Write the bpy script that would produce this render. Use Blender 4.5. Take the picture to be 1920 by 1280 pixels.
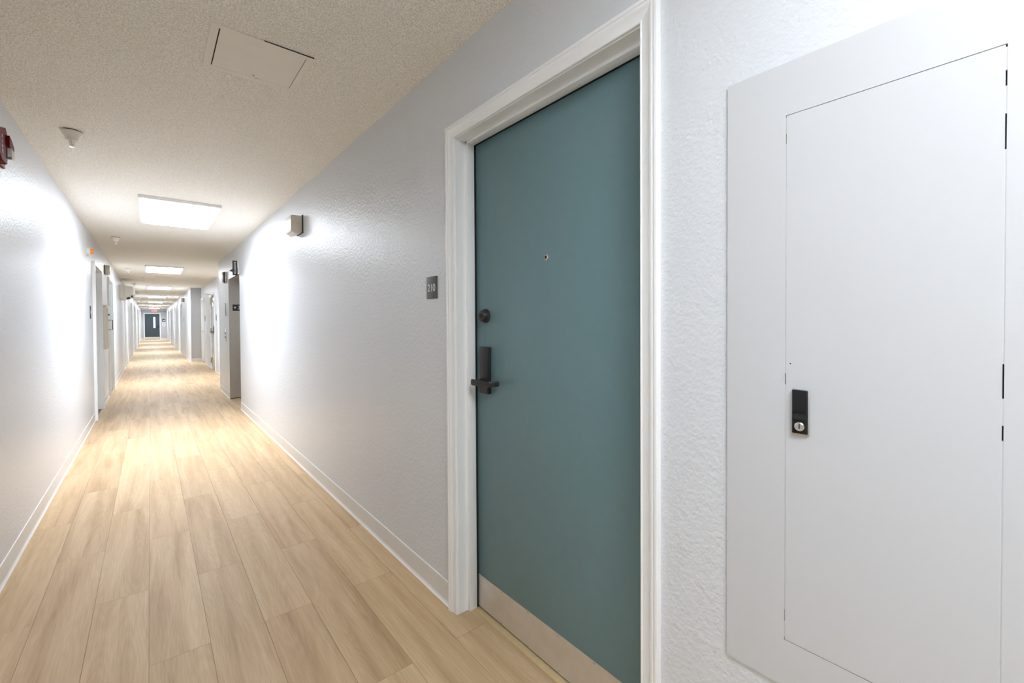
import bpy, bmesh, math, random
from mathutils import Vector, Matrix
random.seed(7)
SC = bpy.context.scene
COL = SC.collection
for o in list(bpy.data.objects): bpy.data.objects.remove(o)

# ------------------------------------------------------------------ camera
F_PX, YAW, PITCH, ROLL, EYE, SHIFT = 816.273, 0.69305, 0.01473, -0.00571, 1.28282, -26.05
cy, sy, cp, sp = math.cos(YAW), math.sin(YAW), math.cos(PITCH), math.sin(PITCH)
fw = Vector((sy*cp, cy*cp, -sp)); rt = Vector((cy, -sy, 0)); up = rt.cross(fw)
c, s = math.cos(ROLL), math.sin(ROLL)
rt, up = rt*c + up*s, up*c - rt*s
cam = bpy.data.cameras.new('camera'); camo = bpy.data.objects.new('camera', cam); COL.objects.link(camo)
cam.sensor_width = 36; cam.lens = F_PX/1920*36; cam.shift_y = SHIFT/1920
cam.clip_start = 0.02; cam.clip_end = 200
m3 = Matrix((rt, up, -fw)).transposed()
camo.matrix_world = Matrix.Translation((0, 0, EYE)) @ m3.to_4x4()
SC.camera = camo

# ------------------------------------------------------------------ world, exposure, light levels
W = bpy.data.worlds.new('world'); SC.world = W; W.use_nodes = True
W.node_tree.nodes['Background'].inputs[0].default_value = (0.9, 0.95, 1, 1)
W.node_tree.nodes['Background'].inputs[1].default_value = 0.3
vs = SC.view_settings
vs.view_transform = 'Standard'; vs.look = 'None'; vs.gamma = 1; vs.use_curve_mapping = False
vs.exposure = 0.42
LAMP = 15.5                      # radiance of the ceiling panels' diffusers
BEAM_W, BEAM_SPREAD = 22.0, 150  # the panels' downward beam, watts and degrees
LAMP2 = 15.2                     # radiance of the older panel behind the camera
LAMP_RGB = (0.90, 0.975, 1.09)
cyc = SC.cycles
cyc.use_denoising = True
cyc.max_bounces = 14; cyc.diffuse_bounces = 8; cyc.glossy_bounces = 6
cyc.caustics_reflective = False; cyc.caustics_refractive = False
cyc.sample_clamp_indirect = 8

# ------------------------------------------------------------------ helpers
def mat(name, rgb, rough=0.5, metal=0.0, spec=0.5, bump=None, coat=0, trans=0, emit=None, var=None):
    """bump = list of (scale, strength, distance, detail, stretch) noise layers; var = (scale, amount) slight tone noise"""
    m = bpy.data.materials.new(name); m.use_nodes = True
    nt = m.node_tree; b = nt.nodes['Principled BSDF']
    b.inputs['Base Color'].default_value = (*rgb, 1); b.inputs['Roughness'].default_value = rough
    b.inputs['Metallic'].default_value = metal; b.inputs['Specular IOR Level'].default_value = spec
    if coat: b.inputs['Coat Weight'].default_value = coat
    if trans: b.inputs['Transmission Weight'].default_value = trans
    if emit:
        b.inputs['Emission Color'].default_value = (*emit[0], 1); b.inputs['Emission Strength'].default_value = emit[1]
    tc = nt.nodes.new('ShaderNodeTexCoord')
    if var:
        n = nt.nodes.new('ShaderNodeTexNoise'); n.inputs['Scale'].default_value = var[0]; n.inputs['Detail'].default_value = 4
        nt.links.new(tc.outputs['Object'], n.inputs['Vector'])
        r = nt.nodes.new('ShaderNodeMapRange'); r.inputs[1].default_value = 0.3; r.inputs[2].default_value = 0.7
        r.inputs[3].default_value = 1 - var[1]; r.inputs[4].default_value = 1 + var[1]
        nt.links.new(n.outputs['Fac'], r.inputs[0])
        mx = nt.nodes.new('ShaderNodeVectorMath'); mx.operation = 'SCALE'
        mx.inputs[0].default_value = rgb; nt.links.new(r.outputs[0], mx.inputs['Scale'])
        nt.links.new(mx.outputs[0], b.inputs['Base Color'])
    prev = None
    for (sc_, st, dist, det, stretch) in (bump or []):
        mp = nt.nodes.new('ShaderNodeMapping'); mp.inputs['Scale'].default_value = stretch
        nt.links.new(tc.outputs['Object'], mp.inputs['Vector'])
        n = nt.nodes.new('ShaderNodeTexNoise'); n.inputs['Scale'].default_value = sc_; n.inputs['Detail'].default_value = det
        nt.links.new(mp.outputs[0], n.inputs['Vector'])
        bp = nt.nodes.new('ShaderNodeBump'); bp.inputs['Strength'].default_value = st; bp.inputs['Distance'].default_value = dist
        nt.links.new(n.outputs['Fac'], bp.inputs['Height'])
        if prev: nt.links.new(prev.outputs[0], bp.inputs['Normal'])
        prev = bp
    if prev: nt.links.new(prev.outputs[0], b.inputs['Normal'])
    return m

class MB:
    """collects shapes and links them as one mesh object"""
    def __init__(self): self.v = []; self.f = []; self.sm = []
    def add(self, vs_, fs_, smooth=False):
        n = len(self.v); self.v += [tuple(v) for v in vs_]
        for f in fs_: self.f.append([n+i for i in f]); self.sm.append(smooth)
        return self
    def box(self, x0, x1, y0, y1, z0, z1, bev=0):
        if x0 > x1: x0, x1 = x1, x0
        if y0 > y1: y0, y1 = y1, y0
        if z0 > z1: z0, z1 = z1, z0
        if bev:
            bm = bmesh.new(); bmesh.ops.create_cube(bm, size=1)
            for v in bm.verts: v.co = Vector(((x0+x1)/2+v.co.x*(x1-x0), (y0+y1)/2+v.co.y*(y1-y0), (z0+z1)/2+v.co.z*(z1-z0)))
            bmesh.ops.bevel(bm, geom=bm.edges[:], offset=bev, segments=2, profile=0.5, affect='EDGES')
            bm.verts.index_update()
            self.add([v.co for v in bm.verts], [[v.index for v in f.verts] for f in bm.faces]); bm.free(); return self
        return self.add([(x0,y0,z0),(x1,y0,z0),(x1,y1,z0),(x0,y1,z0),(x0,y0,z1),(x1,y0,z1),(x1,y1,z1),(x0,y1,z1)],
                 [(0,3,2,1),(4,5,6,7),(0,1,5,4),(1,2,6,5),(2,3,7,6),(3,0,4,7)])
    def lathe(self, prof, center, axis='z', seg=28, smooth=True):
        """prof = [(radius, height)], axis = direction of height"""
        cx, cy_, cz = center; vs_ = []; fs_ = []
        for r, h in prof:
            for k in range(seg):
                a = 2*math.pi*k/seg; p, q = r*math.cos(a), r*math.sin(a)
                vs_.append({'z': (cx+p, cy_+q, cz+h), 'x': (cx+h, cy_+p, cz+q), 'y': (cx+p, cy_+h, cz+q)}[axis])
        n = len(prof)
        for i in range(n-1):
            for k in range(seg):
                a, b = i*seg+k, i*seg+(k+1) % seg
                fs_.append((a, b, b+seg, a+seg))
        fs_.append(tuple(range(seg-1, -1, -1))); fs_.append(tuple((n-1)*seg+k for k in range(seg)))
        return self.add(vs_, fs_, smooth)
    def prism(self, poly, axis, a, b):
        """poly extruded along axis from a to b; poly is (u,v): axis y -> (x,z), axis x -> (y,z), axis z -> (x,y)"""
        P = {'y': lambda u, v, t: (u, t, v), 'x': lambda u, v, t: (t, u, v), 'z': lambda u, v, t: (u, v, t)}[axis]
        n = len(poly); vs_ = [P(u, v, a) for u, v in poly] + [P(u, v, b) for u, v in poly]
        fs_ = [tuple(range(n)), tuple(range(2*n-1, n-1, -1))] + [(i, i+n, (i+1) % n + n, (i+1) % n) for i in range(n)]
        return self.add(vs_, fs_)
    def tube(self, pts, r, seg=10):
        pts = [Vector(p) for p in pts]; vs_ = []; fs_ = []
        for i, p in enumerate(pts):
            d = (pts[min(i+1, len(pts)-1)] - pts[max(i-1, 0)]).normalized()
            a = d.orthogonal().normalized() if i == 0 else (a - d*a.dot(d)).normalized()
            b = d.cross(a)
            for k in range(seg):
                t = 2*math.pi*k/seg; vs_.append(p + (a*math.cos(t)+b*math.sin(t))*r)
        for i in range(len(pts)-1):
            for k in range(seg):
                u, w = i*seg+k, i*seg+(k+1) % seg; fs_.append((u, w, w+seg, u+seg))
        fs_.append(tuple(range(seg-1, -1, -1))); fs_.append(tuple((len(pts)-1)*seg+k for k in range(seg)))
        return self.add(vs_, fs_, True)
    def mesh(self, name, material):
        me = bpy.data.meshes.new(name); me.from_pydata(self.v, [], self.f)
        me.polygons.foreach_set('use_smooth', self.sm); me.materials.append(material)
        bm = bmesh.new(); bm.from_mesh(me); bmesh.ops.recalc_face_normals(bm, faces=bm.faces[:]); bm.to_mesh(me); bm.free()
        try: me.set_sharp_from_angle(angle=math.radians(38))
        except Exception: pass
        return me
    def build(self, name, material, parent=None):
        return link(name, self.mesh(name, material), parent)

def link(name, data, parent=None):
    o = bpy.data.objects.new(name, data); COL.objects.link(o)
    if parent:
        o.parent = parent
        if parent.type == 'EMPTY': o.matrix_parent_inverse = Matrix.Translation(-parent.location)
    return o
def tag(o, label=None, cat=None, group=None, kind=None):
    if label: o['label'] = label
    if cat: o['category'] = cat
    if group: o['group'] = group
    if kind: o['kind'] = kind
    return o
def thing(name, loc, label, cat, group=None, kind=None):
    o = bpy.data.objects.new(name, None); COL.objects.link(o); o.location = loc; o.empty_display_size = 0.05
    return tag(o, label, cat, group, kind)
def struct(name, mb, m, label, cat):
    return tag(mb.build(name, m), label, cat, None, 'structure')
def copy_tree(o, off):
    """a thing moved by off, with copies of its parts and sub-parts (mesh data shared)"""
    r = o.copy(); COL.objects.link(r); r.location = o.location + Vector(off)
    for ch in list(o.children):
        cc = ch.copy(); COL.objects.link(cc); cc.parent = r; cc.matrix_parent_inverse = ch.matrix_parent_inverse.copy()
        for g in list(ch.children):
            d = g.copy(); COL.objects.link(d); d.parent = cc
    return r
def text(name, body, size, m, parent, loc, right, upv, depth=0.0006, sx=1.0, name_ok=None):
    """flat lettering: right/upv are world directions of the text's x and y; loc is its centre"""
    cu = bpy.data.curves.new(name, 'FONT'); cu.body = body; cu.size = size; cu.extrude = depth
    cu.align_x = 'CENTER'; cu.align_y = 'CENTER'
    t = bpy.data.objects.new(name, cu); COL.objects.link(t)
    dg = bpy.context.evaluated_depsgraph_get()
    me = bpy.data.meshes.new_from_object(t.evaluated_get(dg)); bpy.data.objects.remove(t)
    xs = [v.co.x for v in me.vertices]; ys = [v.co.y for v in me.vertices]
    mx_, my_ = (min(xs)+max(xs))/2, (min(ys)+max(ys))/2
    R, U = Vector(right), Vector(upv); N = R.cross(U); L = Vector(loc)
    for v in me.vertices:
        v.co = L + R*((v.co.x-mx_)*sx) + U*(v.co.y-my_) + N*v.co.z
    me.materials.clear(); me.materials.append(m)
    return link(name, me, parent)

# ------------------------------------------------------------------ measures (metres; x across, y along the corridor, z up)
DR, DL, H = 1.021, -0.579, 2.44
Y0, YE = -6.0, 44.8
TH = 0.14

# ------------------------------------------------------------------ materials
M = {}
ONE = (1, 1, 1)
M['wall'] = mat('wall paint', (0.68, 0.70, 0.725), 0.33, spec=0.42, bump=[(120, 0.35, 0.006, 2, ONE), (50, 0.25, 0.008, 1, ONE)])
M['darkgrey'] = mat('darker wall grey', (0.47, 0.48, 0.49), 0.35, bump=[(120, 0.3, 0.006, 2, ONE)])  # one even darker grey for end wall, return wall and end soffit
M['ceiling'] = mat('ceiling texture', (0.88, 0.85, 0.775), 0.9, spec=0.1, bump=[(170, 0.7, 0.008, 3, ONE)], var=(170, 0.24))
M['trim'] = mat('white gloss trim', (0.88, 0.885, 0.88), 0.32, var=(6, 0.015))
M['base'] = mat('pale vinyl base', (0.72, 0.705, 0.67), 0.45, var=(9, 0.02))
M['toe'] = mat('white vinyl base', (0.80, 0.80, 0.78), 0.4, var=(9, 0.02))
M['panel'] = mat('white cabinet paint', (0.585, 0.59, 0.60), 0.38, bump=[(160, 0.05, 0.002, 2, (1, 0.4, 1))])
M['door'] = mat('slate teal door paint', (0.145, 0.243, 0.265), 0.42, bump=[(260, 0.10, 0.001, 2, (1, 1, 0.5))], var=(30, 0.02))
M['enddoor'] = mat('dark slate door paint', (0.036, 0.058, 0.068), 0.45, var=(20, 0.03))
M['gdoor'] = mat('grey gloss door', (0.42, 0.46, 0.48), 0.16, var=(8, 0.02))
M['steel'] = mat('brushed steel', (0.62, 0.60, 0.57), 0.30, metal=1, bump=[(60, 0.06, 0.001, 2, (1, 1, 30))], var=(40, 0.05))
M['kick'] = mat('worn kick plate steel', (0.74, 0.70, 0.65), 0.5, metal=0.8, bump=[(50, 0.05, 0.001, 2, (1, 0.1, 12))], var=(14, 0.05))
M['chrome'] = mat('nickel', (0.75, 0.72, 0.66), 0.22, metal=1, var=(80, 0.03))
M['brass'] = mat('dull brass', (0.52, 0.45, 0.30), 0.35, metal=0.9, var=(60, 0.05))
M['black'] = mat('matt black metal', (0.022, 0.021, 0.022), 0.38, spec=0.5, var=(80, 0.1))
M['gloss'] = mat('black plastic', (0.006, 0.006, 0.008), 0.18, var=(80, 0.1))
M['gap'] = mat('dark gap', (0.012, 0.012, 0.012), 0.9, var=(50, 0.1))
M['sign'] = mat('charcoal sign', (0.075, 0.075, 0.075), 0.5, var=(120, 0.05))
M['signblk'] = mat('black sign', (0.016, 0.016, 0.016), 0.4, var=(120, 0.05))
M['white'] = mat('white lettering', (0.85, 0.85, 0.85), 0.5, var=(50, 0.01))
M['beige'] = mat('beige enamel', (0.70, 0.66, 0.56), 0.45, var=(30, 0.03))
M['offwhite'] = mat('off-white plastic', (0.68, 0.665, 0.62), 0.4, var=(30, 0.02))
M['hatch'] = mat('cream hatch paint', (0.80, 0.765, 0.685), 0.55, var=(14, 0.015))
M['red'] = mat('dark red plastic', (0.13, 0.006, 0.005), 0.55, spec=0.15, var=(60, 0.05))
M['orange'] = mat('orange lens', (0.9, 0.26, 0.01), 0.2, var=(60, 0.05))
M['lens'] = mat('clear lens', (0.85, 0.87, 0.88), 0.08, spec=0.7, trans=0.6, var=(50, 0.02))
M['paper'] = mat('paper', (0.72, 0.72, 0.76), 0.8, var=(70, 0.04))
M['glass'] = mat('bright lit stairwell glass', (0.6, 0.66, 0.78), 0.1, emit=((0.80, 0.88, 1.0), 0.75), var=(10, 0.02))
M['lamp'] = mat('lit diffuser', (0.9, 0.9, 0.9), 0.5, emit=(LAMP_RGB, LAMP), var=(5, 0.01))
M['lamp2'] = mat('lit dimmer diffuser', (0.9, 0.9, 0.9), 0.5, emit=((0.92, 0.98, 1.05), LAMP2), var=(5, 0.01))
M['exitred'] = mat('lit red letters', (0.8, 0.1, 0.08), 0.5, emit=((1.0, 0.10, 0.07), 1.4), var=(20, 0.02))
M['exitface'] = mat('lit exit face', (0.8, 0.6, 0.58), 0.5, emit=((1.0, 0.42, 0.38), 0.35), var=(20, 0.02))
M['strip'] = mat('pale wood strip', (0.62, 0.46, 0.25), 0.45, bump=[(30, 0.1, 0.001, 3, (30, 1, 1))], var=(40, 0.06))
M['sub'] = mat('dark joint', (0.20, 0.14, 0.09), 0.8, var=(30, 0.1))

def wood(name, island):
    m = bpy.data.materials.new(name); m.use_nodes = True; nt = m.node_tree; N = nt.nodes; L = nt.links
    b = N['Principled BSDF']
    tc = N.new('ShaderNodeTexCoord')
    if island:
        src = N.new('ShaderNodeNewGeometry').outputs['Random Per Island']
    else:
        src = N.new('ShaderNodeObjectInfo').outputs['Random']
    off = N.new('ShaderNodeVectorMath'); off.operation = 'SCALE'; off.inputs[0].default_value = (31.7, 57.3, 11.1)
    L.new(src, off.inputs['Scale'])
    add = N.new('ShaderNodeVectorMath'); L.new(tc.outputs['Object'], add.inputs[0]); L.new(off.outputs[0], add.inputs[1])
    def noise(scale, det, rough, stretch, dist=0.0):
        mp = N.new('ShaderNodeMapping'); mp.inputs['Scale'].default_value = stretch; L.new(add.outputs[0], mp.inputs['Vector'])
        n = N.new('ShaderNodeTexNoise'); n.inputs['Scale'].default_value = scale; n.inputs['Detail'].default_value = det
        n.inputs['Roughness'].default_value = rough; n.inputs['Distortion'].default_value = dist
        L.new(mp.outputs[0], n.inputs['Vector']); return n
    big = noise(1.0, 3, 0.5, (15, 0.85, 1), 0.5)          # broad light and dark figure
    # cathedral figure: rings of a stretched noise field
    ring = noise(1.0, 1, 0.4, (7, 0.9, 1), 0.3)
    mul = N.new('ShaderNodeMath'); mul.operation = 'MULTIPLY'; mul.inputs[1].default_value = 150; L.new(ring.outputs['Fac'], mul.inputs[0])
    sn = N.new('ShaderNodeMath'); sn.operation = 'SINE'; L.new(mul.outputs[0], sn.inputs[0])
    fine = noise(1.0, 3, 0.6, (260, 7, 1))
    ramp = N.new('ShaderNodeValToRGB'); e = ramp.color_ramp.elements
    e[0].position = 0.27; e[0].color = (0.475, 0.310, 0.166, 1)
    e[1].position = 0.66; e[1].color = (0.655, 0.478, 0.289, 1)
    x = e.new(0.5); x.color = (0.595, 0.416, 0.240, 1)
    L.new(big.outputs['Fac'], ramp.inputs[0])
    def scale_by(col, fac, lo, hi, fmin, fmax):
        r = N.new('ShaderNodeMapRange'); r.inputs[1].default_value = fmin; r.inputs[2].default_value = fmax
        r.inputs[3].default_value = lo; r.inputs[4].default_value = hi; L.new(fac, r.inputs[0])
        v = N.new('ShaderNodeVectorMath'); v.operation = 'SCALE'; L.new(col, v.inputs[0]); L.new(r.outputs[0], v.inputs['Scale']); return v.outputs[0]
    col = scale_by(ramp.outputs[0], sn.outputs[0], 0.965, 1.02, -1, 1)
    col = scale_by(col, fine.outputs['Fac'], 0.90, 1.07, 0.3, 0.7)
    col = scale_by(col, src, 0.93, 1.06, 0, 1)
    L.new(col, b.inputs['Base Color'])
    b.inputs['Roughness'].default_value = 0.55; b.inputs['Specular IOR Level'].default_value = 0.3
    bp = N.new('ShaderNodeBump'); bp.inputs['Strength'].default_value = 0.12; bp.inputs['Distance'].default_value = 0.001
    L.new(fine.outputs['Fac'], bp.inputs['Height']); L.new(bp.outputs[0], b.inputs['Normal'])
    return m
M['wood'] = wood('light oak plank', False); M['woodfar'] = wood('light oak plank field', True)

# ------------------------------------------------------------------ walls
def wall_pieces(mb, x0, x1, ya, yb, openings, z1=H):
    """wall slab from ya to yb with (y0,y1,ztop) openings left free"""
    y = ya
    for (a, b, zt) in sorted(openings):
        mb.box(x0, x1, y, a, 0, z1); mb.box(x0, x1, a, b, zt, z1); y = b
    mb.box(x0, x1, y, yb, 0, z1)
    return mb
ND0, ND1, NDZ = 0.680, 1.608, 2.072          # rough opening of door 210
NICHE0, NICHE1, NICHEZ = 7.53, 8.68, 2.02    # elevator opening
ALC0, ALCM, ALC1, ALCX, ALCX2 = 10.0, 13.2, 17.7, 1.31, 1.62
CAB = (0.031, 0.3335, 0.611, 1.704)           # door of the wall cabinet (y0,y1,z0,z1)
OPW = 0.94
L_DOORS = [7.96, 10.53, 17.12, 22.75, 27.6, 30.4, 34.1, 38.5, 42.2]
L_OPEN = [(a, a + (1.0 if i < 2 else OPW), 2.06) for i, a in enumerate(L_DOORS)]
R_DOORS = [22.8, 29.6, 34.6, 39.3]
R_OPEN = [(a, a+OPW, 2.06) for a in R_DOORS]

wr = MB(); wall_pieces(wr, DR, DR+TH, Y0, NICHE0, [(ND0, ND1, NDZ)])
struct('wall_right', wr, M['wall'], 'glossy light grey right wall between camera and elevator', 'wall')
wh = MB(); wh.box(DR, DR+TH, NICHE0, NICHE1, NICHEZ, H)
struct('wall_header', wh, M['wall'], 'grey wall strip over the elevator opening', 'wall')
we = MB(); we.box(DR, ALCX2+TH, NICHE1+0.001, ALC0, 0, H)
struct('wall_elevator', we, M['wall'], 'grey wall just past the elevator opening', 'wall')
wa = MB(); wall_pieces(wa, ALCX, ALCX+TH, ALCM+0.0, ALC1, [(13.86, 14.76, 2.04), (16.76, 17.66, 2.04)])
wa.box(ALCX+TH, ALCX2+TH, ALCM, ALCM+TH, 0, H); wa.box(ALCX2, ALCX2+TH, ALC0, ALCM, 0, H)
struct('wall_alcove', wa, M['wall'], 'set-back grey wall of the alcove beyond the elevator', 'wall')
wf = MB(); wall_pieces(wf, DR, DR+TH, ALC1, YE, R_OPEN); wf.box(DR+TH, ALCX+TH, ALC1, ALC1+TH, 0, H)
struct('wall_right_far', wf, M['wall'], 'grey right wall of the far corridor, stepping out past the alcove', 'wall')
wt = MB(); wt.box(DR, ALCX, ALC1-0.004, ALC1, 0, H)
struct('wall_return', wt, M['darkgrey'], 'darker grey return wall at the far side of the alcove', 'wall')
wl = MB(); wall_pieces(wl, DL-TH, DL, Y0, YE, L_OPEN)
struct('wall_left', wl, M['wall'], 'glossy light grey left wall running down the whole corridor', 'wall')
wb = MB(); wb.box(DL-TH, DR+TH, Y0-TH, Y0, 0, H)
struct('wall_back', wb, M['wall'], 'plain grey wall closing the corridor behind the camera', 'wall')
EDY0, EDY1 = -0.345, 0.57
wn = MB(); wn.box(DL-TH, EDY0, YE, YE+TH, 0, H).box(EDY1, ALCX+TH, YE, YE+TH, 0, H).box(EDY0, EDY1, YE, YE+TH, 2.03, H)
struct('wall_end', wn, M['darkgrey'], 'grey wall at the far end of the corridor', 'wall')
ce = MB(); ce.box(DL-TH, ALCX2+TH, Y0-TH, YE+TH, H, H+0.12)
struct('ceiling', ce, M['ceiling'], 'cream textured ceiling', 'ceiling')
so = MB(); so.box(DL+0.001, DR-0.001, 44.2, YE, 2.30, H)
struct('trim_1', so, M['darkgrey'], 'shallow grey soffit over the far end door', 'soffit')
s2 = MB(); s2.box(DL+0.001, -0.12, 14.42, 15.5, 2.405, H)
struct('trim_2', s2, M['ceiling'], 'low ceiling drop above the boxy unit on the left wall', 'soffit')
cg = MB(); cg.box(DR-0.003, DR+0.03, ALC0-0.001, ALC0+0.003, 0.1, H-0.001).box(DR-0.004, DR, ALC0-0.03, ALC0+0.003, 0.1, H-0.001)
struct('trim_3', cg, M['steel'], 'narrow steel corner guard where the elevator wall ends', 'corner guard')

# ------------------------------------------------------------------ floor of single planks
floor = MB(); floor.box(DL-TH, ALCX2+TH, Y0-TH, YE+TH, -0.08, -0.005)
floor = struct('floor', floor, M['sub'], 'light oak plank floor down the corridor', 'floor')
PW, PL, GAP = 0.191, 1.2335, 0.0011
REG = [(DL, DR, Y0, YE), (DR, DR+0.30, NICHE0, NICHE1), (DR, ALCX2, ALC0, ALCM), (DR, ALCX, ALCM, ALC1), (DR, 1.092, ND0+0.006, ND1-0.006)]
cache = {}
far = MB()
for i in range(-3, 9):
    xa, xb = -0.022+PW*i, -0.022+PW*(i+1)
    y = (2.108 if i % 2 == 0 else 2.722) - 6*PL
    while y < YE:
        rects = []
        for (rx0, rx1, ry0, ry1) in REG:
            a, b, c_, d = max(xa+GAP/2, rx0), min(xb-GAP/2, rx1), max(y+GAP/2, ry0), min(y+PL-GAP/2, ry1)
            if b-a > 0.004 and d-c_ > 0.004: rects.append((a, b, c_, d))
        if rects:
            if y < 19:
                cx, cyy = (xa+xb)/2, y+PL/2
                key = tuple(tuple(round(q, 4) for q in (a-cx, b-cx, c_-cyy, d-cyy)) for a, b, c_, d in rects)
                if key not in cache:
                    mb = MB()
                    for a, b, c_, d in key: mb.box(a, b, c_, d, -0.0045, 0)
                    cache[key] = mb.mesh('plank', M['wood'])
                o = bpy.data.objects.new('plank', cache[key]); COL.objects.link(o); o.location = (cx, cyy, 0); o.parent = floor
            else:
                for a, b, c_, d in rects: far.box(a, b, c_, d, -0.0045, 0)
        y += PL
tag(far.build('plank_field', M['woodfar'], floor), kind='stuff')

# ------------------------------------------------------------------ cove base along the walls
BH = 0.108
def baseboard(name, runs, label, hgt=BH):
    """runs: (axis, fixed coordinate, from, to, side) ; side = direction the base faces"""
    body, toe, lip = MB(), MB(), MB()
    for ax, fx, a, b, sd in runs:
        prof_b = [(0, 0.014), (0.0035, 0.014), (0.0035, hgt-0.004), (0, hgt-0.004)]
        prof_t = [(0, 0), (0.011, 0), (0.0115, 0.0022), (0.007, 0.006), (0.0045, 0.012), (0.0035, 0.020), (0, 0.020)]
        prof_l = [(0, hgt-0.005), (0.0040, hgt-0.005), (0.0035, hgt-0.001), (0.0015, hgt), (0, hgt)]
        for mb, pf in ((body, prof_b), (toe, prof_t), (lip, prof_l)):
            mb.prism([(fx+sd*u, v) for u, v in pf], ax, a, b)
    o = tag(body.build(name, M['base']), label, 'baseboard', None, 'structure')
    toe.build('base_toe', M['toe'], o); lip.build('base_lip', M['toe'], o)
    return o
def spans(ya, yb, ops, mg):
    out = []; y = ya
    for a, b, _ in sorted(ops):
        out.append((y, a-mg)); y = b+mg
    out.append((y, yb)); return out
CW = 0.056
baseboard('baseboard_right', [('y', DR, Y0, ND0-CW-0.001, -1), ('y', DR, ND1+CW+0.001, NICHE0, -1)], 'pale vinyl cove base along the near right wall')
baseboard('baseboard_elevator', [('y', DR, NICHE1+0.03, ALC0, -1)], 'short pale cove base beside the elevator opening')
baseboard('baseboard_alcove', [('y', ALCX, ALCM, 13.80, -1), ('y', ALCX, 14.82, 16.70, -1), ('x', ALCM, ALCX-0.0, ALCX2, -1)], 'pale cove base round the alcove')
baseboard('baseboard_right_far', [('y', DR, a, b, -1) for a, b in spans(ALC1, YE, R_OPEN, 0.055)] + [('x', ALC1-0.004, DR, ALCX, -1)], 'pale cove base along the far right wall', 0.115)
baseboard('baseboard_left', [('y', DL, a, b, 1) for a, b in spans(Y0, YE, L_OPEN, 0.055)], 'pale vinyl cove base along the left wall')
baseboard('baseboard_end', [('x', YE, DL, EDY0-0.06, -1), ('x', YE, EDY1+0.06, DR, -1)], 'pale cove base on the far end wall')

# ------------------------------------------------------------------ the near door, number 210
d1 = thing('door_1', (DR+0.12, (ND0+ND1)/2, 0), 'slate teal apartment door with black lever and steel kick plate beside the number 210', 'door', None, 'structure')
COLON = [(0, 0), (0, 0.0085), (0.002, 0.0105), (0.005, 0.0105), (0.0065, 0.009), (0.026, 0.0105), (0.029, 0.012), (0.033, 0.0150),
         (0.037, 0.0165), (0.0405, 0.0165), (0.042, 0.0145), (0.0435, 0.0145), (0.045, 0.0172), (0.050, 0.0185), (0.0545, 0.0175), (0.056, 0.014), (0.056, 0)]
def casing(parent, x, sd, ya, yb, zt, prof, m, name='casing'):
    """three mitred pieces round an opening; sd = direction out of the wall along x"""
    n = len(prof)
    def piece(stations):
        vs_ = [p for st in stations for p in st]
        fs_ = [(i, (i+1) % n, (i+1) % n + n, i+n) for i in range(n)] + [tuple(range(n)), tuple(range(2*n-1, n-1, -1))]
        return MB().add(vs_, fs_)
    st = [[(x+sd*t, yb+w, 0.0) for w, t in prof], [(x+sd*t, yb+w, zt+w) for w, t in prof],
          [(x+sd*t, ya-w, zt+w) for w, t in prof], [(x+sd*t, ya-w, 0.0) for w, t in prof]]
    return [piece(st[k:k+2]).build(name, m, parent) for k in range(3)]
JY0, JY1, JZ = 0.684, 1.604, 2.0685
casing(d1, DR, -1, JY0-0.004, JY1+0.004, JZ+0.003, COLON, M['trim'])
jb = MB()
jb.box(DR, DR+TH, JY1, ND1, 0, NDZ).box(DR, DR+TH, ND0, JY0, 0, NDZ).box(DR, DR+TH, JY0, JY1, JZ, NDZ)
jb.build('jamb', M['trim'], d1)
sb = MB(); SX0, SX1 = 1.070, 1.108
sb.box(SX0, SX1, JY1-0.015, JY1, 0.001, JZ, 0.0015).box(SX0, SX1, JY0, JY0+0.012, 0.001, JZ, 0.0015).box(SX0, SX1, JY0, JY1, JZ-0.0115, JZ, 0.0015)
sb.build('door_stop', M['trim'], d1)
DX = 1.118
LY0, LY1, LZ = JY0+0.003, 1.5905, 2.0585
lf = MB(); lf.box(DX, DX+0.042, LY0, LY1, 0.009, LZ, 0.0012); leaf = lf.build('leaf', M['door'], d1)
ws = MB().box(SX1, DX+0.002, LY1+0.0005, JY1, 0.004, JZ).box(SX1, DX+0.002, JY0, LY1, LZ+0.0005, JZ); ws.build('gap_shade', M['gap'], d1)  # black filler standing in for the shade in the gap round the leaf
bk = MB(); bk.box(DX+0.044, DX+0.05, ND0, ND1, -0.004, NDZ); bk.build('backing', M['gap'], d1)
th = MB(); th.box(1.092, 1.150, JY0, JY1, -0.004, 0.003, 0.001); th.build('threshold_strip', M['strip'], d1)
kp = MB(); kp.box(DX-0.0012, DX, LY0+0.004, LY1-0.001, 0.011, 0.153); kp = tag(kp.build('kick_plate', M['kick'], d1), 'brushed steel kick plate')
scr = MB().lathe([(0.0042, 0), (0.0042, -0.0008), (0.0026, -0.0018), (0.0004, -0.002)], (0, 0, 0), 'x', 10).mesh('screw', M['chrome'])
for k in range(6):
    for z in (0.0175, 0.148):
        o = link('screw', scr, kp); o.location = (DX-0.0012, 1.588-k*0.165, z)
# deadbolt
db = MB().lathe([(0.031, 0), (0.031, -0.004), (0.0295, -0.007), (0.0270, -0.008), (0.0245, -0.022), (0.0220, -0.026), (0.012, -0.0272), (0.0005, -0.0272)], (DX, 1.523, 1.306), 'x', 36)
db = tag(db.build('deadbolt', M['black'], d1), 'round black deadbolt')
kc = MB().lathe([(0.0105, -0.027), (0.0105, -0.0285), (0.0005, -0.0287)], (DX, 1.523, 1.306), 'x', 24); kc.build('lock_cylinder', M['gloss'], db)
kh = MB().box(DX-0.0293, DX-0.0286, 1.5216, 1.5244, 1.299, 1.313); kh.build('keyhole', M['gap'], db)
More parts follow.
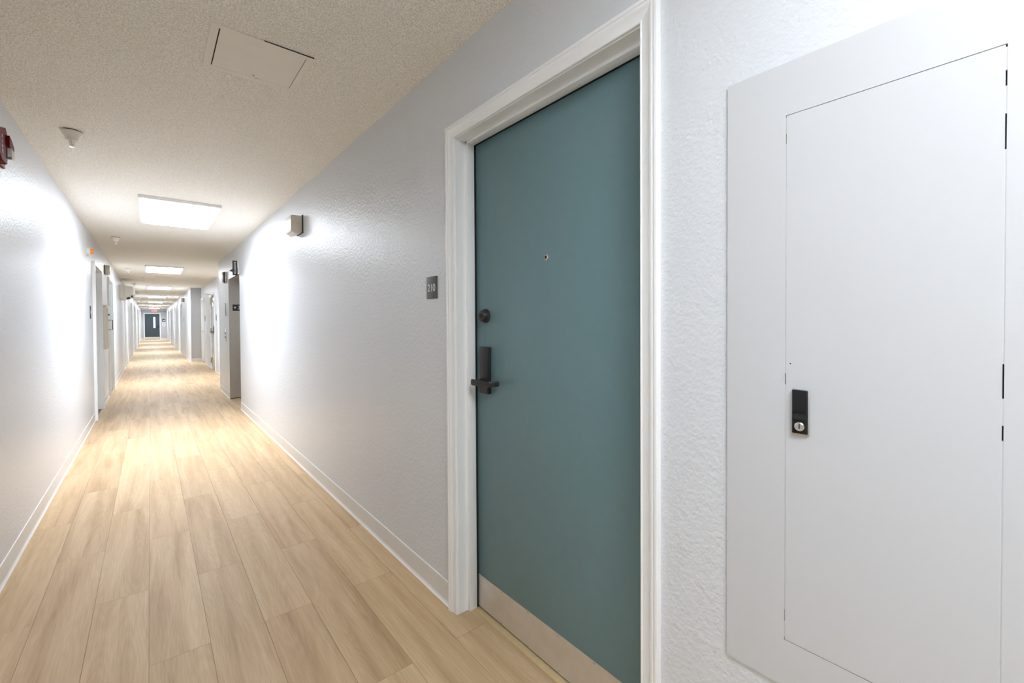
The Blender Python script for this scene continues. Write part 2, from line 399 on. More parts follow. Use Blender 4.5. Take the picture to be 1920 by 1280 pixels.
# lever set with tall plate
pl = MB().box(DX-0.020, DX, 1.486, 1.546, 0.972, 1.173, 0.003); pl = tag(pl.build('handle_plate', M['black'], d1), 'tall black rectangular lock plate')
lv = MB()
lv.lathe([(0.0155, -0.019), (0.0155, -0.030), (0.011, -0.032), (0.011, -0.062)], (DX, 1.522, 1.024), 'x', 24)
bar = [(-0.0115, 0), (0.0115, 0)]
def lever_sec(x, y, hh, tt, nx, ny):
    # cross-section of the grip at (x,y): half height hh, half thickness tt along the horizontal normal (nx,ny)
    out = []
    for k in range(12):
        a = 2*math.pi*k/12
        e = 0.62
        ca, sa = math.copysign(abs(math.cos(a))**e, math.cos(a)), math.copysign(abs(math.sin(a))**e, math.sin(a))
        out.append((x+nx*tt*ca, y+ny*tt*ca, 1.024+hh*sa))
    return out
path = [(1.0535, 1.542, 0.009, 0.004), (1.0535, 1.539, 0.0125, 0.0065), (1.0535, 1.528, 0.0138, 0.0078), (1.0545, 1.510, 0.0130, 0.0072), (1.056, 1.480, 0.0122, 0.0066), (1.058, 1.445, 0.0118, 0.0062),
        (1.064, 1.428, 0.0118, 0.0060), (1.078, 1.421, 0.0116, 0.0058), (1.100, 1.418, 0.0112, 0.0056), (1.103, 1.418, 0.0095, 0.0045)]
secs = []
for i, (x, y, hh, tt) in enumerate(path):
    p, q = path[max(i-1, 0)], path[min(i+1, len(path)-1)]
    dx, dy = q[0]-p[0], q[1]-p[1]; l = math.hypot(dx, dy); secs.append(lever_sec(x, y, hh, tt, -dy/l, dx/l))
vs_ = [v for s_ in secs for v in s_]; n = 12
fs_ = [(i*n+k, i*n+(k+1) % n, (i+1)*n+(k+1) % n, (i+1)*n+k) for i in range(len(secs)-1) for k in range(n)] + [tuple(range(n)), tuple(range(len(secs)*n-1, len(secs)*n-n-1, -1))]
lv.add(vs_, fs_, True); lv.build('lever', M['black'], pl)
pp = MB().lathe([(0.0115, 0), (0.0115, -0.002), (0.0092, -0.004), (0.0062, -0.004), (0.0055, -0.002), (0.0003, -0.002)], (DX, 1.147, 1.516), 'x', 24)
pp = tag(pp.build('peephole', M['chrome'], d1), 'small nickel peephole')
MB().lathe([(0.0056, -0.0021), (0.0003, -0.0030)], (DX, 1.147, 1.516), 'x', 16).build('glass', M['gap'], pp)

# room sign 210
rs = thing('room_sign', (DR, 1.813, 1.442), 'square charcoal sign reading 210 beside the teal door', 'sign')
MB().box(DR-0.004, DR, 1.764, 1.862, 1.390, 1.494, 0.0006).build('plate', M['sign'], rs)
text('number', '210', 0.050, M['white'], rs, (DR-0.0044, 1.8145, 1.442), (0, -1, 0), (0, 0, 1), 0.0003, 0.97)

# ------------------------------------------------------------------ wall cabinet with its flush door at the right
wc = thing('wall_cabinet', (DR, 0.183, 0.5), 'large white flush wall cabinet with black key latch, right of the teal door', 'cabinet')
CY0, CY1, CZ0, CZ1 = -0.087, 0.4515, 0.511, 1.812
a0, a1, z0, z1 = CAB
fr = MB(); XT = DR-0.0055
fr.prism([(CY0, CZ0), (CY1, CZ0), (a1, z0), (a0, z0)], 'x', XT, DR-0.0002)
fr.prism([(CY1, CZ0), (CY1, CZ1), (a1, z1), (a1, z0)], 'x', XT, DR-0.0002)
fr.prism([(CY1, CZ1), (CY0, CZ1), (a0, z1), (a1, z1)], 'x', XT, DR-0.0002)
fr.prism([(CY0, CZ1), (CY0, CZ0), (a0, z0), (a0, z1)], 'x', XT, DR-0.0002)
fr.build('frame', M['panel'], wc)
MB().box(DR-0.0006, DR-0.0001, a0-0.001, a1+0.001, z0-0.001, z1+0.001).build('backing', M['gap'], wc)
g = 0.0016
cd = MB().box(XT-0.0003, DR-0.0008, a0+g*1.2, a1-g, z0+g, z1-g); cd = cd.build('door', M['panel'], wc)
# paint bridging most of the side joints, dark where the joint is open
def zpx(v): return v
def fill(y0, y1, opens):
    z = z0
    for oa, ob in sorted(opens):
        if oa > z: MB().box(XT+0.0006, DR-0.0007, y0, y1, z, oa).build('paint_bridge', M['panel'], wc)
        z = ob
fill(a1-g-0.0002, a1+0.0002, [(z0, 0.617), (0.651, 0.675), (1.148, 1.171), (1.646, 1.666), (1.699, z1)])
fill(a0-0.0002, a0+g*1.2+0.0002, [(0.628, 0.668), (1.092, 1.116), (1.158, 1.212), (1.543, 1.598), (1.640, 1.664), (1.699, z1)])
lt = MB().box(XT-0.0035, XT, 0.2885, 0.3190, 1.0485, 1.1410, 0.001); lt = tag(lt.build('latch', M['chrome'], cd), 'black paddle latch with nickel key lock')
MB().box(XT-0.0085, XT-0.0030, 0.2905, 0.3180, 1.0515, 1.1400, 0.0016).build('latch_body', M['gloss'], cd)
MB().prism([(XT-0.0086, 1.1355), (XT-0.0112, 1.099), (XT-0.0108, 1.0965), (XT-0.008, 1.0965), (XT-0.008, 1.1355)], 'y', 0.2925, 0.3160).build('paddle', M['gloss'], cd)
MB().box(XT-0.0088, XT-0.0080, 0.2930, 0.3155, 1.0810, 1.0950).build('finger_slot', M['gap'], cd)
kl = MB().lathe([(0.0088, -0.0075), (0.0088, -0.0105), (0.0076, -0.0115), (0.0004, -0.0115)], (XT, 0.3040, 1.0665), 'x', 28); kl.build('key_lock', M['chrome'], cd)
MB().box(XT-0.0120, XT-0.0114, 0.3030, 0.3050, 1.0625, 1.0715).build('keyhole', M['gap'], cd)
MB().lathe([(0.0014, 0.0), (0.0014, -0.0004)], (XT-0.0003, 0.3235, 1.1920), 'x', 10).build('hole', M['gap'], cd)

# ------------------------------------------------------------------ ceiling lights
lx0, lx1, ly0, LYL = -0.072, 0.561, 5.145, 1.30
def ceiling_light(y, label):
    t = thing('ceiling_light', ((lx0+lx1)/2, y+LYL/2, H), label, 'light', 'ceiling panel lights down the corridor')
    b, zl = 0.028, H-0.028
    f = MB()
    f.box(lx0, lx1, y, y+b, zl, H, 0.002).box(lx0, lx1, y+LYL-b, y+LYL, zl, H, 0.002).box(lx0, lx0+b, y+b, y+LYL-b, zl, H, 0.002).box(lx1-b, lx1, y+b, y+LYL-b, zl, H, 0.002)
    f.build('frame', M['trim'], t)
    q = 0.006; xa, xb, ya, yb = lx0+b, lx1-b, y+b, y+LYL-b
    MB().add([(xa,ya,zl+.004),(xb,ya,zl+.004),(xb,yb,zl+.004),(xa,yb,zl+.004),(xa,ya,zl),(xb,ya,zl),(xb,yb,zl),(xa,yb,zl),
              (xa+q,ya+q,zl-.005),(xb-q,ya+q,zl-.005),(xb-q,yb-q,zl-.005),(xa+q,yb-q,zl-.005)],
             [(0,1,2,3),(8,9,10,11)]+[(i+a, (i+1)%4+a, (i+1)%4+a+4, i+a+4) for a in (0,4) for i in range(4)]).build('diffuser', M['lamp'], t)
    return t
def beam(t):
    l = bpy.data.lights.new('beam', 'AREA'); l.shape = 'RECTANGLE'; l.size = lx1-lx0-0.08; l.size_y = LYL-0.08
    l.energy = BEAM_W; l.color = LAMP_RGB; l.spread = math.radians(BEAM_SPREAD)
    o = bpy.data.objects.new('beam', l); COL.objects.link(o); o.parent = t; o.location = (0, 0, -0.036)
LL = ['nearest and largest lit ceiling panel', 'second lit ceiling panel from the camera', 'third lit ceiling panel from the camera', 'fourth lit ceiling panel from the camera',
      'fifth lit ceiling panel from the camera', 'sixth lit ceiling panel from the camera', 'farthest lit ceiling panel, just before the exit sign']
light0 = ceiling_light(ly0, LL[0])
PER = 6.155
LIGHTS = [light0]
for k in range(1, 7):
    c_ = copy_tree(light0, (0, PER*k, 0)); c_['label'] = LL[k]; LIGHTS.append(c_)
c_ = copy_tree(light0, (0, -6.42, 0))
for q_ in c_.children:
    if q_.name.startswith('diffuser'):
        q_.data = q_.data.copy(); q_.data.materials[0] = M['lamp2']        # an older, dimmer and cooler panel
c_['label'] = 'lit ceiling panel overhead, behind the camera'

for t_ in LIGHTS: beam(t_)

# ------------------------------------------------------------------ ceiling hatch
hx0, hx1, hy0, hy1 = 0.195, 0.568, 2.032, 2.388
ix0, ix1, iy0, iy1 = 0.223, 0.543, 2.053, 2.364
ch = thing('ceiling_hatch', ((hx0+hx1)/2, (hy0+hy1)/2, H), 'square cream access hatch in the near ceiling', 'hatch')
hf = MB(); zt = H-0.004
hf.box(hx0, ix0, hy0, hy1, zt, H).box(ix1, hx1, hy0, hy1, zt, H).box(ix0, ix1, hy0, iy0, zt, H).box(ix0, ix1, iy1, hy1, zt, H)
hf.build('frame', M['hatch'], ch)
hp = MB().box(ix0+0.0045, ix1-0.0025, iy0+0.0006, iy1-0.0006, zt+0.0004, H-0.001).build('panel', M['hatch'], ch)
MB().box(ix0, ix1, iy0, iy1, H-0.0010, H).build('backing', M['gap'], ch)
MB().lathe([(0.0028, 0), (0.0028, -0.0012), (0.0004, -0.0014)], (0.385, 2.343, zt+0.0004), 'z', 10).build('latch', M['gap'], ch)
MB().box(0.394, 0.410, iy1-0.0010, iy1+0.0004, zt-0.0002, zt+0.0005).build('slot', M['gap'], ch)
MB().prism([(0.375, hy0-0.0005), (hx1+0.0005, hy0-0.0022), (hx1+0.0005, hy0), (0.375, hy0)], 'z', zt-0.0001, H).build('shadow_gap', M['gap'], ch)  # dark wedge painted as the shadow along part of the near edge

cv = thing('ceiling_vent', (0.3, 14.0, H), 'flat narrow plate on the ceiling just past the second lit panel', 'vent')
MB().box(0.10, 0.50, 13.82, 14.16, H-0.012, H, 0.002).build('frame', M['hatch'], cv)
MB().box(0.13, 0.47, 13.85, 14.13, H-0.0135, H-0.0118).build('plate', M['beige'], cv)

# ------------------------------------------------------------------ sprinkler heads
def sprinkler(y, x, label):
    t = thing('sprinkler_head', (x, y, H), label, 'sprinkler', 'ceiling sprinkler heads')
    MB().lathe([(0.044, 0), (0.044, -0.007)], (x, y, H), 'z', 28).build('gap_shade_ring', M['gap'], t)  # dark ring painting the shade between ceiling and escutcheon
    MB().lathe([(0.049, -0.006), (0.049, -0.009), (0.043, -0.019), (0.035, -0.035), (0.0315, -0.040), (0.0305, -0.055), (0.027, -0.059), (0.010, -0.059)], (x, y, H), 'z', 32).build('escutcheon', M['hatch'], t)
    n_ = MB().lathe([(0.011, -0.058), (0.010, -0.066), (0.0065, -0.070), (0.0045, -0.090)], (x, y, H), 'z', 16)
    n_.tube([(x-0.010, y, H-0.060), (x-0.011, y, H-0.075), (x-0.004, y, H-0.094)], 0.0022, 8).tube([(x+0.010, y, H-0.060), (x+0.011, y, H-0.075), (x+0.004, y, H-0.094)], 0.0022, 8)
    n_.build('nozzle', M['chrome'], t)
    MB().lathe([(0.005, -0.094), (0.0135, -0.0955), (0.0135, -0.0965), (0.0005, -0.097)], (x, y, H), 'z', 18).build('deflector', M['chrome'], t)
    return t
SL = ['nearest cone-shaped sprinkler head on the ceiling', 'second sprinkler head, past the nearest lit panel', 'third sprinkler head, past the second lit panel', 'sprinkler head above the boxy unit on the left wall',
      'fifth sprinkler head down the ceiling', 'sixth sprinkler head down the ceiling', 'seventh sprinkler head down the ceiling']
s0 = sprinkler(3.71, -0.348, SL[0])
for k in range(1, 7):
    c_ = copy_tree(s0, (0.004, [0, 4.20, 8.50, 12.95, 17.3, 21.6, 25.9][k], -0.036 if k == 3 else 0)); c_['label'] = SL[k]
    c_.location.z = H if k != 3 else H

# ------------------------------------------------------------------ fire alarm on the left wall
fa = thing('fire_alarm', (DL, 3.27, 2.17), 'dark red fire alarm with clear strobe, high on the left wall', 'alarm')
MB().box(DL, DL+0.012, 3.17, 3.42, 2.085, 2.250, 0.003).build('back_plate', M['red'], fa)
by = MB(); by.prism([(3.10, 2.105), (3.16, 2.070), (3.245, 2.072), (3.262, 2.090), (3.262, 2.225), (3.235, 2.243), (3.10, 2.206)], 'x', DL+0.010, DL+0.046)
by.build('body', M['red'], fa)
hd = MB(); hd.prism([(3.24, 2.158), (3.335, 2.156), (3.335, 2.176), (3.285, 2.200), (3.24, 2.21)], 'x', DL+0.010, DL+0.058); hd.build('hood', M['red'], fa)
ln = MB(); ln.prism([(3.262, 2.100), (3.315, 2.108), (3.33, 2.125), (3.33, 2.150), (3.262, 2.155)], 'x', DL+0.012, DL+0.060); tag(ln.build('strobe_lens', M['lens'], fa), 'clear faceted strobe lens')
MB().lathe([(0.014, 0.010), (0.014, 0.036), (0.010, 0.040), (0.0005, 0.040)], (DL, 3.285, 2.090), 'x', 16).build('screw_boss', M['red'], fa)
for k, ch_ in enumerate('FIRE'):
    text('letter', ch_, 0.024, M['white'], fa, (DL+0.0464, 3.172, 2.184-k*0.0235), (0, 1, 0), (0, 0, 1), 0.0003, 1.4)

# ------------------------------------------------------------------ beige boxes on the walls
def wall_box(x, sd, y, zc, dep, label, group, ln_=0.19, hz=0.142):
    t = thing('wall_box', (x, y, zc), label, 'wall box', group)
    z0_, z1_ = zc-hz/2, zc+hz/2
    MB().box(x, x+sd*0.006, y-0.006, y+ln_+0.006, z0_-0.004, z1_+0.010, 0.001).build('back_plate', M['sign'], t)  # dark plate; its edge also paints the shaded gap at the wall
    b_ = MB().box(x+sd*0.008, x+sd*dep, y, y+ln_, z0_, z1_, 0.006)
    b_.build('housing', M['beige'], t)
    MB().box(x+sd*(dep-0.001), x+sd*(dep+0.006), y+0.004, y+ln_-0.004, z0_+0.003, z1_-0.003, 0.002).build('face_plate', M['offwhite'], t)
    MB().prism([(x+sd*0.012, z0_), (x+sd*(dep-0.008), z0_), (x+sd*(dep-0.03), z0_-0.016), (x+sd*0.016, z0_-0.004)], 'y', y+0.004, y+ln_-0.004).build('lower_lip', M['offwhite'], t)
    MB().lathe([(0.007, 0.001), (0.007, -0.002), (0.0035, -0.002), (0.003, -0.0005)], (x+sd*(dep*0.5), y, zc+0.0), 'y', 14).build('screw', M['chrome'], t)
    return t
wall_box(DR, -1, 4.03, 2.125, 0.088, 'beige metal box high on the right wall near the teal door', 'beige boxes high on the walls')
wall_box(DL, 1, 9.92, 2.186, 0.062, 'beige metal box high on the left wall between two doorways', 'beige boxes high on the walls', 0.24, 0.14)
wall_box(DR, -1, 21.2, 2.18, 0.085, 'small beige box high on the far right wall past the alcove', 'beige boxes high on the walls', 0.2, 0.14)

# beacon
bc = thing('beacon', (DL, 7.35, 2.157), 'white disc with orange lens above the first left doorway', 'beacon')
MB().lathe([(0.056, 0), (0.056, 0.012), (0.050, 0.022), (0.034, 0.026), (0.034, 0.032)], (DL, 7.35, 2.157), 'x', 28).build('base', M['offwhite'], bc)
MB().lathe([(0.031, 0.031), (0.031, 0.052), (0.026, 0.058), (0.0005, 0.060)], (DL, 7.35, 2.157), 'x', 28).build('lens', M['orange'], bc)

# ------------------------------------------------------------------ doors along the left wall and far right wall
FRAME = [(0, 0), (0, 0.026), (0.004, 0.030), (0.046, 0.030), (0.050, 0.026), (0.050, 0)]
def corridor_door(no, x, sd, ya, yb, zt, label, fm=None):
    """recessed door: sd = direction out of the wall"""
    d = thing('door_%d' % no, (x, (ya+yb)/2, 0), label, 'door', None, 'structure')
    casing(d, x, sd, ya+0.002, yb-0.002, zt-0.002, FRAME, M['trim'], 'casing')
    j = MB(); dep = -sd*TH
    j.box(x, x+dep, ya, ya+0.012, 0, zt).box(x, x+dep, yb-0.012, yb, 0, zt).box(x, x+dep, ya+0.012, yb-0.012, zt-0.012, zt)
    j.build('jamb', M['trim'], d)
    st_ = MB(); xs0, xs1 = x-sd*0.07, x-sd*0.088
    st_.box(xs0, xs1, ya+0.012, ya+0.026, 0, zt-0.012).box(xs0, xs1, yb-0.026, yb-0.012, 0, zt-0.012).box(xs0, xs1, ya+0.026, yb-0.026, zt-0.026, zt-0.012)
    st_.build('door_stop', M['trim'], d)
    lf_ = MB().box(x-sd*0.090, x-sd*0.132, ya+0.014, yb-0.014, 0.006, zt-0.015); lf_ = lf_.build('leaf', M['door'], d)
    xx = x-sd*0.090; yh = ya+0.09
    h_ = MB().box(xx, xx+sd*0.018, yh-0.035, yh+0.035, 0.97, 1.17, 0.003).build('handle_plate', M['black'], d)
    MB().tube([(xx+sd*0.015, yh, 1.02), (xx+sd*0.06, yh, 1.02), (xx+sd*0.062, yh+0.11, 1.02)], 0.009, 8).build('lever', M['black'], h_)
    return d
names = ['first doorway on the left wall, under the orange beacon', 'second doorway on the left wall, beyond the beige cabinet', 'third doorway on the left wall, just past the boxy unit', 'fourth doorway down the left wall',
         'fifth doorway down the left wall', 'sixth doorway down the left wall', 'seventh doorway down the left wall', 'eighth doorway down the left wall', 'last doorway on the left before the end wall']
no = 2
for (a, b, zt_), nm in zip(L_OPEN, names):
    corridor_door(no, DL, 1, a, b, zt_, 'white framed recessed '+nm); no += 1
for (a, b, zt_), nm in zip(R_OPEN, ['first doorway on the right past the alcove', 'second doorway on the right past the alcove', 'third doorway on the right past the alcove', 'last doorway on the right before the end wall']):
    corridor_door(no, DR, -1, a, b, zt_, 'white framed recessed '+nm); no += 1

# ------------------------------------------------------------------ alcove doors
ad = thing('door_%d' % no, (ALCX, 14.31, 0), 'grey gloss door with brass hinges and black lever in the alcove', 'door', None, 'structure'); no += 1
casing(ad, ALCX, -1, 13.862, 14.758, 2.038, [(0, 0), (0, 0.014), (0.05, 0.018), (0.055, 0)], M['trim'])
jj = MB(); jj.box(ALCX, ALCX+TH, 13.86, 13.872, 0, 2.04).box(ALCX, ALCX+TH, 14.748, 14.76, 0, 2.04).box(ALCX, ALCX+TH, 13.872, 14.748, 2.028, 2.04); jj.build('jamb', M['trim'], ad)
MB().box(ALCX-0.002, ALCX+0.042, 13.874, 14.744, 0.008, 2.026, 0.002).build('leaf', M['gdoor'], ad)
for z in (0.243, 1.06, 1.866):
    hg = MB().lathe([(0.011, -0.075), (0.011, 0.075)], (ALCX-0.012, 14.746, z), 'z', 12)
    hg.box(ALCX-0.006, ALCX-0.002, 14.68, 14.742, z-0.07, z+0.07).box(ALCX-0.022, ALCX-0.018, 14.75, 14.81, z-0.07, z+0.07); hg.build('hinge', M['brass'], ad)
hp_ = MB().box(ALCX-0.026, ALCX-0.002, 13.93, 14.01, 0.99, 1.20, 0.004).build('handle_plate', M['black'], ad)
MB().tube([(ALCX-0.02, 13.97, 1.045), (ALCX-0.075, 13.97, 1.045), (ALCX-0.082, 13.985, 1.045), (ALCX-0.082, 14.10, 1.045)], 0.011, 8).build('lever', M['black'], hp_)
cl = MB().box(ALCX-0.07, ALCX-0.002, 14.12, 14.42, 1.965, 2.022, 0.006).build('door_closer', M['chrome'], ad)
MB().tube([(ALCX-0.045, 14.30, 2.022), (ALCX-0.045, 14.30, 2.062), (ALCX-0.20, 14.33, 2.068), (ALCX-0.23, 14.33, 2.068)], 0.006, 8).tube([(ALCX-0.23, 14.33, 2.068), (ALCX-0.02, 14.62, 2.066)], 0.006, 8).build('closer_arm', M['chrome'], cl)
a2 = thing('door_%d' % no, (ALCX, 17.2, 0), 'white door at the inner corner of the alcove beside the grey return wall', 'door', None, 'structure'); no += 1
casing(a2, ALCX, -1, 16.762, 17.64, 2.038, [(0, 0), (0, 0.014), (0.05, 0.018), (0.055, 0)], M['trim'])
jj = MB(); jj.box(ALCX, ALCX+TH, 16.76, 16.772, 0, 2.04).box(ALCX, ALCX+TH, 17.648, 17.66, 0, 2.04).box(ALCX, ALCX+TH, 16.772, 17.648, 2.028, 2.04); jj.build('jamb', M['trim'], a2)
MB().box(ALCX+0.06, ALCX+0.10, 16.774, 17.646, 0.008, 2.026).build('leaf', M['trim'], a2)
MB().lathe([(0.028, 0), (0.028, -0.006), (0.012, -0.010), (0.012, -0.04), (0.026, -0.05), (0.026, -0.066), (0.0005, -0.072)], (ALCX+0.06, 17.56, 1.0), 'x', 18).build('knob', M['chrome'], a2)

# small plates beside doors
def plate(x, sd, y, z, w, h_, label, m='signblk'):
    t = thing('door_plate', (x, y, z), label, 'sign', 'small plates beside the doors')
    MB().box(x, x+sd*0.005, y-w/2, y+w/2, z-h_/2, z+h_/2, 0.001).build('plate', M[m], t)
    MB().box(x+sd*0.005, x+sd*0.0056, y-w*0.3, y+w*0.3, z-h_*0.12, z+h_*0.14).build('print', M['white'] if m == 'signblk' else M['sign'], t)
    return t
plate(DL, 1, 7.60, 1.425, 0.10, 0.16, 'dark plate beside the first left doorway')
plate(ALCX, -1, 16.45, 1.43, 0.12, 0.17, 'small grey plate on the white alcove wall', 'sign')
plate(ALCX, -1, 13.50, 1.42, 0.11, 0.16, 'small grey plate at the near side of the alcove door', 'sign')
plate(DR, -1, 21.55, 1.42, 0.11, 0.15, 'small grey plate on the far right wall past the alcove', 'sign')

# ------------------------------------------------------------------ beige surface cabinet on the left wall
bx = thing('meter_cabinet', (DL, 9.45, 0.88), 'beige metal cabinet with bar handle on the left wall between doorways', 'cabinet')
MB().box(DL, DL+0.062, 9.17, 9.82, 0.885, 1.572, 0.004).build('body', M['beige'], bx)
dr_ = MB().box(DL+0.062, DL+0.072, 9.20, 9.79, 0.935, 1.52, 0.003).build('door', M['offwhite'], bx)
MB().tube([(DL+0.07, 9.34, 1.335), (DL+0.118, 9.34, 1.335), (DL+0.118, 9.34, 1.185), (DL+0.07, 9.34, 1.185)], 0.006, 8).build('handle', M['sign'], dr_)
MB().lathe([(0.016, 0.071), (0.016, 0.085), (0.0005, 0.087)], (DL, 9.34, 1.42), 'x', 14).build('lock', M['black'], dr_)
MB().lathe([(0.006, 0), (0.006, -0.002)], (DL+0.035, 9.17, 1.545), 'y', 10).build('screw', M['black'], bx)

# ------------------------------------------------------------------ boxy unit high on the left wall
un = thing('ventilation_unit', (DL, 14.9, 1.87), 'boxy off-white unit high on the left wall, tapered underside with black slots', 'wall unit')
MB().prism([(DL, 2.248), (-0.500, 2.240), (-0.500, 1.876), (-0.560, 1.893), (DL, 1.925)], 'y', 14.5, 15.35).build('back_housing', M['offwhite'], un)
MB().prism([(-0.498, 2.238), (-0.330, 2.206), (-0.333, 1.985), (-0.371, 1.951), (-0.472, 1.895), (-0.498, 1.880)], 'y', 14.495, 15.345).build('front_housing', M['offwhite'], un)
MB().prism([(-0.330, 2.206), (-0.316, 2.195), (-0.298, 2.06), (-0.306, 2.0), (-0.333, 1.985)], 'y', 14.51, 15.34).build('front_panel', M['white'], un)
for (p_, q_, c0, c1) in ((-0.451, 1.908, -0.391, 1.942), (-0.366, 1.957, -0.336, 1.984)):
    MB().prism([(p_, q_+0.012), (c0, c1+0.010), (c0, c1-0.004), (p_, q_-0.004)], 'y', 14.488, 15.30).build('slot', M['gap'], un)
MB().box(-0.545, -0.465, 14.52, 14.62, 2.236, 2.262, 0.004).lathe([(0.018, 0), (0.018, 0.055)], (-0.505, 14.57, 2.250), 'z', 14).build('fitting', M['chrome'], un)

# ------------------------------------------------------------------ elevator entrance
el = thing('elevator', (DR+0.15, 8.1, 0), 'stainless steel elevator entrance recessed in the right wall', 'elevator')
XJ = DR+0.30
jm = MB(); jm.box(DR-0.004, XJ, NICHE1-0.006, NICHE1, 0, NICHEZ-0.002); jm.build('jamb', M['steel'], el)
MB().box(DR, XJ, NICHE0, NICHE0+0.006, 0, NICHEZ-0.002).build('jamb', M['steel'], el)
MB().box(DR, XJ, NICHE0+0.006, NICHE1-0.006, NICHEZ-0.006, NICHEZ).build('header', M['steel'], el)
ym = (NICHE0+NICHE1)/2
for a, b in ((NICHE0+0.007, ym-0.002), (ym+0.002, NICHE1-0.007)):
    MB().box(XJ, XJ+0.03, a, b, 0.004, NICHEZ-0.008).build('door', M['steel'], el)
MB().box(XJ-0.06, XJ+0.03, NICHE0+0.007, NICHE1-0.007, 0.0005, 0.003).build('sill', M['steel'], el)
MB().box(DR+0.0, XJ, NICHE1-0.0075, NICHE1-0.006, 0.0005, 0.012).build('joint', M['gap'], el)

fm = thing('floor_plate', (DR+0.1, NICHE1-0.007, 1.54), 'black plate with white star and 2 on the steel elevator jamb', 'sign')
YP = NICHE1-0.0075
MB().box(DR+0.050, DR+0.185, YP-0.002, YP, 1.484, 1.592).build('plate', M['signblk'], fm)
star = []
for k in range(10):
    r_ = 0.026 if k % 2 == 0 else 0.0105; a_ = math.pi/2 + k*math.pi/5
    star.append((DR+0.086+r_*math.cos(a_), 1.540+r_*math.sin(a_)))
MB().prism(star, 'y', YP-0.0028, YP-0.0018).build('star', M['white'], fm)
text('number', '2', 0.086, M['white'], fm, (DR+0.142, YP-0.0026, 1.539), (1, 0, 0), (0, 0, 1), 0.0004)

fs = thing('flag_sign', (DR, 7.62, 2.09), 'black flag sign reading ELEVATOR projecting from the right wall', 'sign')
FY = 7.60
MB().box(0.944, 1.010, FY-0.004, FY+0.004, 1.985, 2.203, 0.001).build('plate', M['signblk'], fs)
MB().box(1.008, DR, FY-0.006, FY+0.006, 2.095, 2.203, 0.001).build('bracket', M['trim'], fs)
MB().prism([(0.945, 2.082), (0.902, 2.050), (0.945, 2.036)], 'y', FY-0.004, FY+0.03).build('arrow_fin', M['signblk'], fs)
text('word', 'ELEVATOR', 0.031, M['white'], fs, (0.977, FY-0.0048, 2.094), (0, 0, -1), (1, 0, 0), 0.0004, 1.2)

hl = thing('hall_lantern', (DR, 9.0, 2.06), 'steel hall lantern with black centre strip beside the elevator', 'lantern')
MB().box(DR-0.022, DR, 8.94, 9.08, 1.972, 2.160, 0.003).box(DR-0.062, DR-0.040, 8.95, 9.07, 1.985, 2.150, 0.003).build('housing', M['steel'], hl)
MB().box(DR-0.040, DR-0.022, 8.93, 9.075, 1.975, 2.160, 0.002).build('lens', M['gloss'], hl)
ip = thing('info_plate', (DR, 9.0, 1.5), 'narrow steel notice frame beside the elevator', 'frame')
MB().box(DR-0.008, DR, 8.94, 9.10, 1.392, 1.645, 0.002).build('frame', M['steel'], ip)
MB().box(DR-0.0085, DR-0.0075, 8.955, 9.085, 1.407, 1.630).build('face', M['sign'], ip)
cb = thing('call_station', (DR, 9.12, 1.06), 'steel elevator call button plate beside the elevator', 'call button')
MB().box(DR-0.010, DR, 9.05, 9.17, 0.955, 1.180, 0.002).build('plate', M['steel'], cb)
for z in (1.03, 1.10):
    MB().lathe([(0.019, -0.009), (0.019, -0.016), (0.014, -0.019), (0.0005, -0.019)], (DR, 9.11, z), 'x', 16).build('button', M['black'], cb)

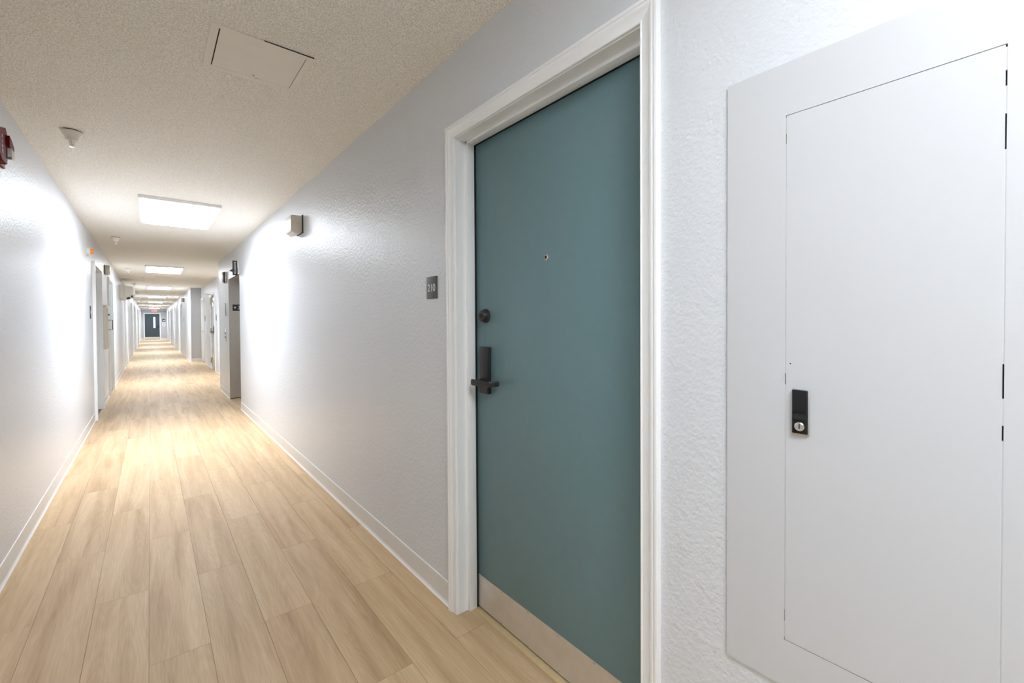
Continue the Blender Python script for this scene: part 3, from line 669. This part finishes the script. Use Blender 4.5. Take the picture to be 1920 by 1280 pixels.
# ------------------------------------------------------------------ far end: door, signs
ed = thing('door_%d' % no, (0.11, YE, 0), 'dark slate stair door with narrow lit window at the corridor end', 'door', None, 'structure')
st = [(0, 0), (0, 0.02), (0.06, 0.02), (0.06, 0)]
n = 4
sts = [[(EDY1+w, YE-t, 0) for w, t in st], [(EDY1+w, YE-t, 2.03+w) for w, t in st], [(EDY0-w, YE-t, 2.03+w) for w, t in st], [(EDY0-w, YE-t, 0) for w, t in st]]
for k in range(3):
    MB().add([p for q in sts[k:k+2] for p in q], [(i, (i+1) % n, (i+1) % n+n, i+n) for i in range(n)]+[(0, 1, 2, 3), (7, 6, 5, 4)]).build('casing', M['trim'], ed)
gx0, gx1, gz0, gz1 = 0.185, 0.305, 0.90, 1.78
lf = MB()
lf.box(EDY0+0.004, gx0, YE+0.02, YE+0.06, 0.008, 2.026).box(gx1, EDY1-0.004, YE+0.02, YE+0.06, 0.008, 2.026).box(gx0, gx1, YE+0.02, YE+0.06, 0.008, gz0).box(gx0, gx1, YE+0.02, YE+0.06, gz1, 2.026)
lf.build('leaf', M['enddoor'], ed)
MB().box(gx0, gx1, YE+0.035, YE+0.045, gz0, gz1).build('window_glass', M['glass'], ed)
MB().box(EDY0+0.01, EDY1-0.01, YE+0.018, YE+0.02, 0.012, 0.19).build('kick_plate', M['kick'], ed)
e_ = MB().box(0.475, 0.545, YE, YE+0.02, 0.93, 1.13, 0.003).build('handle_plate', M['black'], ed)
MB().tube([(0.51, YE+0.01, 1.0), (0.51, YE-0.05, 1.0), (0.36, YE-0.055, 1.0)], 0.018, 8).build('lever', M['black'], e_)
es = thing('stair_sign', (0.83, YE, 1.51), 'black square stair sign right of the far end door', 'sign')
MB().box(0.728, 0.930, YE-0.006, YE, 1.40, 1.63, 0.001).build('plate', M['signblk'], es)
MB().prism([(0.765, 1.465), (0.895, 1.465), (0.895, 1.565), (0.862, 1.565), (0.862, 1.54), (0.83, 1.54), (0.83, 1.515), (0.797, 1.515), (0.797, 1.49), (0.765, 1.49)], 'y', YE-0.0075, YE-0.0055).build('stair_symbol', M['white'], es)
np_ = thing('notice', (0.83, YE, 1.2), 'pale paper notice under the black stair sign on the end wall', 'notice')
MB().box(0.725, 0.945, YE-0.003, YE, 1.03, 1.345).build('sheet', M['paper'], np_)
for k in range(5):
    MB().box(0.75, 0.90-0.02*(k % 2), YE-0.0036, YE-0.003, 1.29-k*0.05, 1.302-k*0.05).build('print_line', M['sign'], np_)
EXY = 41.0
ex = thing('exit_sign', (0.225, EXY, H), 'red lit EXIT sign hanging from the ceiling before the end door', 'sign')
MB().box(0.075, 0.372, EXY, EXY+0.05, 2.125, 2.318, 0.004).build('housing', M['exitface'], ex)
MB().box(0.20, 0.25, EXY+0.01, EXY+0.04, 2.318, H).build('stem', M['trim'], ex)
text('word', 'EXIT', 0.175, M['exitred'], ex, (0.2235, EXY-0.002, 2.2215), (1, 0, 0), (0, 0, 1), 0.002, 0.72)
